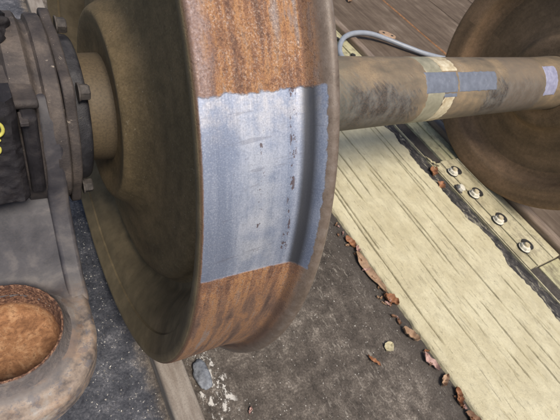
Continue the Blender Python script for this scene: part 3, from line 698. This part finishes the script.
wing = finish('wing', bm, M_WING, ab, 45)
# spring pocket: lathe about vertical axis
bm = bmesh.new(); PC = (-0.198, -0.308)
prof = smooth_profile([(0.093, -0.168), (0.0850, -0.163), (0.0795, -0.152), (0.0765, -0.1415), (0.0750, -0.1385), (0.0732, -0.1385), (0.0722, -0.143), (0.0714, -0.160), (0.0695, -0.180), (0.0662, -0.198), (0.061, -0.2065), (0.050, -0.2085), (0.03, -0.2095)], 2) + [(0.012, -0.210)]
rings = []
for (r, z) in prof:
    ring = []
    for k in range(180):
        a = 2 * pi * k / 180
        rough_ = 0.0010 if z > -0.150 else 0.0008
        rr = r + rough_ * mn.noise(Vector((cos(a) * 9, sin(a) * 9, z * 200))) + rough_ * 0.6 * mn.noise(Vector((cos(a) * 26, sin(a) * 26, z * 400)))
        ring.append(bm.verts.new((PC[0] + cos(a) * rr, PC[1] + sin(a) * rr, z + 0.0012 * mn.noise(Vector((cos(a) * 7, sin(a) * 7, r * 40))))))
    rings.append(ring)
for A, B in zip(rings, rings[1:]):
    for k in range(180): bm.faces.new((A[k], A[(k + 1) % 180], B[(k + 1) % 180], B[k]))
bm.faces.new(rings[-1])
finish('spring_pocket', bm, M_POCK, wing, 55)

# black tarry plate with yellow paint figures
bm = bmesh.new()
nx, nz = 60, 60; F = []
def plate_pt(x, z, y):
    return (x - 0.10 * (0.13 - z) * 0.0, y, z)
for j in range(nz + 1):
    z = -0.028 + (0.138 + 0.028) * j / nz; row = []
    for i in range(nx + 1):
        x = -0.30 + (0.30 - 0.1300) * i / nx
        y = -0.178 + 0.02 * (j / nz) - 0.0030 * mn.noise(Vector((x * 55, z * 55, 0))) - 0.0018 * mn.noise(Vector((x * 150, z * 150, 3)))
        if j < 3: y += 0.003 * (3 - j)
        if i > nx - 3: y += 0.003 * (i - nx + 3)
        row.append(bm.verts.new((x + 0.0025 * mn.noise(Vector((0, z * 40, 8))) * (i / nx), y, z)))
    F.append(row)
for j in range(nz):
    for i in range(nx): bm.faces.new((F[j][i], F[j][i + 1], F[j + 1][i + 1], F[j + 1][i]))
bord = [F[0][i] for i in range(nx + 1)] + [F[j][nx] for j in range(1, nz + 1)] + [F[nz][i] for i in range(nx - 1, -1, -1)] + [F[j][0] for j in range(nz - 1, 0, -1)]
bk = [bm.verts.new((v.co.x, -0.118, v.co.z)) for v in bord]
for i in range(len(bord)): bm.faces.new((bord[i], bord[(i + 1) % len(bord)], bk[(i + 1) % len(bk)], bk[i]))
blk = finish('side_plate', bm, M_TAR, ab, 50)
bm = bmesh.new(); box(bm, -0.1265, -0.107, -0.1575, -0.12, -0.03, 0.112); finish('recess_shade_strip', bm, M_TAR, ab, 30, 0.006)  # dark strip standing in for the shaded recess beside the plate
bm = bmesh.new(); box(bm, -0.128, -0.118, -0.164, -0.14, 0.104, 0.110); finish('lug', bm, M_BOX, ab, 30, 0.001)
bm = bmesh.new(); bmesh.ops.create_icosphere(bm, subdivisions=4, radius=1)
for v in bm.verts:
    c = v.co.copy(); k = 1 + 0.35 * mn.noise(c * 1.8) + 0.12 * mn.noise(c * 6)
    v.co = Vector((-0.160 + c.x * 0.050 * k, -0.006 + c.y * 0.034 * k, 0.150 + c.z * 0.032 * k))
finish('grease_lump', bm, M_TAR, ab, 60)
# painted figures
def fig(pts, name='painted_figure'):
    bm = bmesh.new(); P = spline(pts, 10)
    tube(bm, [Vector((p.x, p.y, p.z)) for p in P], 0.0022, 8)
    o = finish(name, bm, M_YEL, blk, 60)
    return o
def on_plate(x, z): return (x, -0.1795 + 0.02 * ((z + 0.028) / 0.166), z)
fig([on_plate(-0.1570 + 0.0095 * cos(t), 0.1030 + 0.0105 * sin(t)) for t in [k * 2 * pi / 16 for k in range(17)]])
fig([on_plate(-0.157 + (x + 0.157) * 0.9 - 0.002, 0.078 + (z - 0.046) * 0.8) for x, z in ((-0.151, 0.056), (-0.1535, 0.060), (-0.159, 0.060), (-0.163, 0.054), (-0.158, 0.047), (-0.153, 0.042), (-0.155, 0.034), (-0.163, 0.032))])

# ------------------------------------------------------------------ loose things
bm = bmesh.new()
cz = -0.470
P = spline([(1.46, 0.80, cz), (1.47, 0.93, cz + 0.01), (1.53, 1.02, cz + 0.02), (1.60, 1.075, cz + 0.03), (1.70, 1.11, cz + 0.035), (1.82, 1.11, cz + 0.035), (1.94, 1.07, cz + 0.025), (2.05, 1.0, cz + 0.02), (2.2, 0.92, cz + 0.015), (2.45, 0.86, cz + 0.01), (2.9, 0.8, cz + 0.01)], 14)
tube(bm, P, 0.0145, 16)
o = finish('cable', bm, M_CABLE, smooth=80); rebase(o); tag(o, 'thick grey cable looping over the floor behind the axle', 'cable')

def leaf(x, y, z, L, W, rot, mat, curl, label, name='dry_leaf', tilt=0.0):
    bm = bmesh.new(); n = 14; rows = []
    sd_ = random.uniform(0, 50)
    for i in range(n + 1):
        t = i / n; wd = W * (sin(pi * min(max(t, 0.02), 0.98)) ** 0.7) * (1 + 0.5 * mn.noise(Vector((t * 5, sd_, 0))))
        row = []
        for k in range(-3, 4):
            s_ = k / 3
            px = (t - 0.5) * L; py = s_ * wd / 2 + 0.12 * L * mn.noise(Vector((t * 2.2, sd_, 3)))
            pz = curl * s_ * s_ * W + 0.10 * L * (t - 0.5) ** 2 * 4 * curl + 0.006 * mn.noise(Vector((t * 7, s_ * 2, sd_)))
            row.append((px, py, pz))
        rows.append(row)
    zmin = min(p[2] for r in rows for p in r)
    up = [[bm.verts.new((p[0], p[1], p[2] - zmin + 0.0012)) for p in r] for r in rows]
    dn = [[bm.verts.new((p[0], p[1], p[2] - zmin)) for p in r] for r in rows]
    for i in range(n):
        for k in range(6):
            bm.faces.new((up[i][k], up[i][k + 1], up[i + 1][k + 1], up[i + 1][k])); bm.faces.new((dn[i][k], dn[i + 1][k], dn[i + 1][k + 1], dn[i][k + 1]))
    per = [(i, 0) for i in range(n + 1)] + [(n, k) for k in range(1, 7)] + [(i, 6) for i in range(n - 1, -1, -1)] + [(0, k) for k in range(5, 0, -1)]
    for a_, b_ in zip(per, per[1:] + per[:1]):
        bm.faces.new((up[a_[0]][a_[1]], up[b_[0]][b_[1]], dn[b_[0]][b_[1]], dn[a_[0]][a_[1]]))
    o = finish(name, bm, mat, smooth=60); o.location = (x, y, z); o.rotation_euler = (tilt, 0, rot)
    return tag(o, label, 'leaf', 'dry leaves on the concrete and steel')
Y = pi / 2
leaf(0.776, -0.150, ZG, 0.050, 0.026, Y + 0.2, M_LEAF[0], 0.35, 'curled orange leaf above the long bark strip, uppermost of the row beside the timber')
leaf(0.783, -0.185, ZG + 0.002, 0.026, 0.016, Y - 0.5, M_LEAF[2], 0.5, 'tiny pink leaf between the curled orange leaf and the bark strip')
b = leaf(0.768, -0.275, ZG, 0.165, 0.036, Y + 0.02, M_LEAF[1], 0.22, 'long tan strip of bark lying against the timber edge', 'bark_strip'); b['category'] = 'bark'
leaf(0.771, -0.385, ZG, 0.050, 0.032, Y + 0.5, M_LEAF[0], 0.45, 'curled orange leaf touching the lower end of the bark strip')
leaf(0.752, -0.452, ZG, 0.022, 0.012, 1.1, M_LEAF[3], 0.3, 'small brown scrap of leaf between bark strip and tan leaf')
leaf(0.758, -0.500, ZG, 0.056, 0.030, Y + 0.45, M_LEAF[1], 0.45, 'tan leaf against the timber, halfway down the photo')
leaf(0.764, -0.590, ZG, 0.060, 0.024, Y + 0.15, M_LEAF[2], 0.4, 'pale pink curled leaf beside the timber, below the tan leaf')
leaf(0.768, -0.650, ZG, 0.046, 0.020, 0.5, M_LEAF[1], 0.4, 'small tan leaf just below the pale pink leaf')
leaf(0.775, -0.700, ZG, 0.050, 0.022, 1.1, M_LEAF[0], 0.4, 'orange leaf near the bottom edge, against the timber')
leaf(0.770, -0.765, ZG, 0.055, 0.030, 1.9, M_LEAF[3], 0.35, 'brown leaf lowest in the row beside the timber')
leaf(0.593, -0.519, ZG, 0.044, 0.010, 2.0, M_LEAF[0], 0.3, 'thin orange brown twig shaped leaf alone on the open concrete')
leaf(0.783, -0.010, ZG, 0.055, 0.008, 0.1, M_LEAF[0], 0.3, 'thin orange leaf stalk between wheel flange and timber corner')
leaf(1.412, 0.060, -0.496, 0.062, 0.042, 0.7, M_LEAF[0], 0.30, 'larger rusty orange leaf in the grime, nearest the axle')
leaf(1.385, -0.020, -0.496, 0.048, 0.040, 0.2, M_LEAF[0], 0.25, 'rusty orange leaf in the grime beside the loose nut')
leaf(1.447, 0.110, -0.488, 0.075, 0.012, 2.0, M_CREAM, 0.2, 'cream splinter curling over the thin steel edge above the leaves', 'paint_splinter')['category'] = 'splinter'
leaf(0.217, -0.491, ZG, 0.018, 0.007, 0.9, M_LEAF[2], 0.3, 'tiny pinkish scrap on the concrete below the wheel')
leaf(2.03, 1.60, -0.475, 0.05, 0.035, 0.4, M_LEAF[1], 0.4, 'tan leaf at the top edge on the deck board')
leaf(0.667, -0.503, ZG, 0.034, 0.032, 0.4, M_CREAM, 0.12, 'pale cream paint flake lying on the open concrete', 'paint_flake')['category'] = 'paint flake'
for k in range(34):
    yy = random.uniform(-0.85, 0.0); xx = 0.781 - abs(random.gauss(0, 0.018)) - 0.004
    o = leaf(xx, yy, ZG, random.uniform(0.008, 0.022), random.uniform(0.004, 0.010), random.uniform(0, 3), random.choice(M_LEAF), 0.3, 'tiny leaf crumb in the litter along the timber edge', 'leaf_crumb')
    o['group'] = 'leaf crumbs along the timber'; o['category'] = 'leaf crumb'

# small cream clip behind the cable
bm = bmesh.new(); n = 30
A = []
for k in range(n):
    a = 2 * pi * k / n; A.append((0.062 * cos(a) * (1 + .12 * mn.noise(Vector((cos(a), sin(a), 2)))), 0.036 * sin(a)))
prism(bm, A, 0, 0.030, lambda p, t: (p[0] * cos(-.55) - p[1] * sin(-.55) + 2.005, p[0] * sin(-.55) + p[1] * cos(-.55) + 1.145, -0.478 + t))
cl = finish('cable_clip', bm, M_LEAF[1], smooth=40, bevel=0.008); rebase(cl); tag(cl, 'small cream lump with two dark holes behind the grey cable', 'clip')
for dx, dy in ((-0.026, 0.008), (0.022, -0.024)):
    bm = bmesh.new(); disc(bm, (2.005 + dx, 1.145 + dy, -0.449), (0, 0, 1), 0.0085, 0.003, 14)
    h = finish('hole', bm, M_DARK, cl)

# bluish stone by the rail
bm = bmesh.new(); bmesh.ops.create_icosphere(bm, subdivisions=4, radius=1)
for v in bm.verts:
    c = v.co.copy(); k = 1 + 0.28 * mn.noise(c * 1.4) + 0.08 * mn.noise(c * 5)
    v.co = Vector((0.146 + c.x * 0.020 * k, -0.374 + c.y * 0.034 * k, ZG + 0.006 + c.z * 0.014 * k))
def mat_stone():
    q = NT('blue_grey_stone'); n = q.noise(q.obj, 90, 5, 0.65)
    return q.out(q.ramp(n, [(0.35, (0.10, 0.11, 0.13)), (0.6, (0.22, 0.24, 0.27)), (0.75, (0.4, 0.4, 0.4))]), 0.7, 0, q.bump(n, 0.5, 0.002))
o = finish('stone', bm, mat_stone(), smooth=60); rebase(o); tag(o, 'blue grey stone lying beside the rail below the near wheel', 'stone')

# loose grit along the rail and on the concrete: one uncountable mass
bm = bmesh.new()
def chip(x, y, s_):
    vs = [Vector((random.uniform(-1, 1), random.uniform(-1, 1), random.uniform(0, .8))) * s_ for _ in range(6)]
    vv = [bm.verts.new((x + v.x, y + v.y, ZG + v.z)) for v in vs]
    try: bmesh.ops.convex_hull(bm, input=vv)
    except Exception: pass
for k in range(1500):
    yy = random.uniform(-0.62, 0.2)
    if k < 500: xx = random.gauss(0.155, 0.020)
    elif k < 1250: xx = random.uniform(-0.10, 0.04)
    else: xx = random.uniform(0.12, 0.78)
    if 0.04 < xx < 0.112: continue
    chip(xx, yy, random.uniform(0.0008, 0.0028))
bmesh.ops.delete(bm, geom=[v for v in bm.verts if not v.link_faces], context='VERTS')
def mat_grit():
    q = NT('grit'); n = q.vor(q.obj, 160)
    x = q.n('ShaderNodeTexVoronoi'); x.inputs['Scale'].default_value = 160; q.put(x.inputs['Vector'], q.obj)
    return q.out(q.ramp(x.outputs[1], [(0.25, (0.09, 0.085, 0.08)), (0.5, (0.28, 0.265, 0.24)), (0.8, (0.6, 0.58, 0.54))]), 0.8)
me = bpy.data.meshes.new('grit'); bm.to_mesh(me); bm.free(); me.materials.append(mat_grit())
o = bpy.data.objects.new('grit', me); COL.objects.link(o); tag(o, 'loose grit and paint crumbs scattered on the concrete', 'grit', kind='stuff')
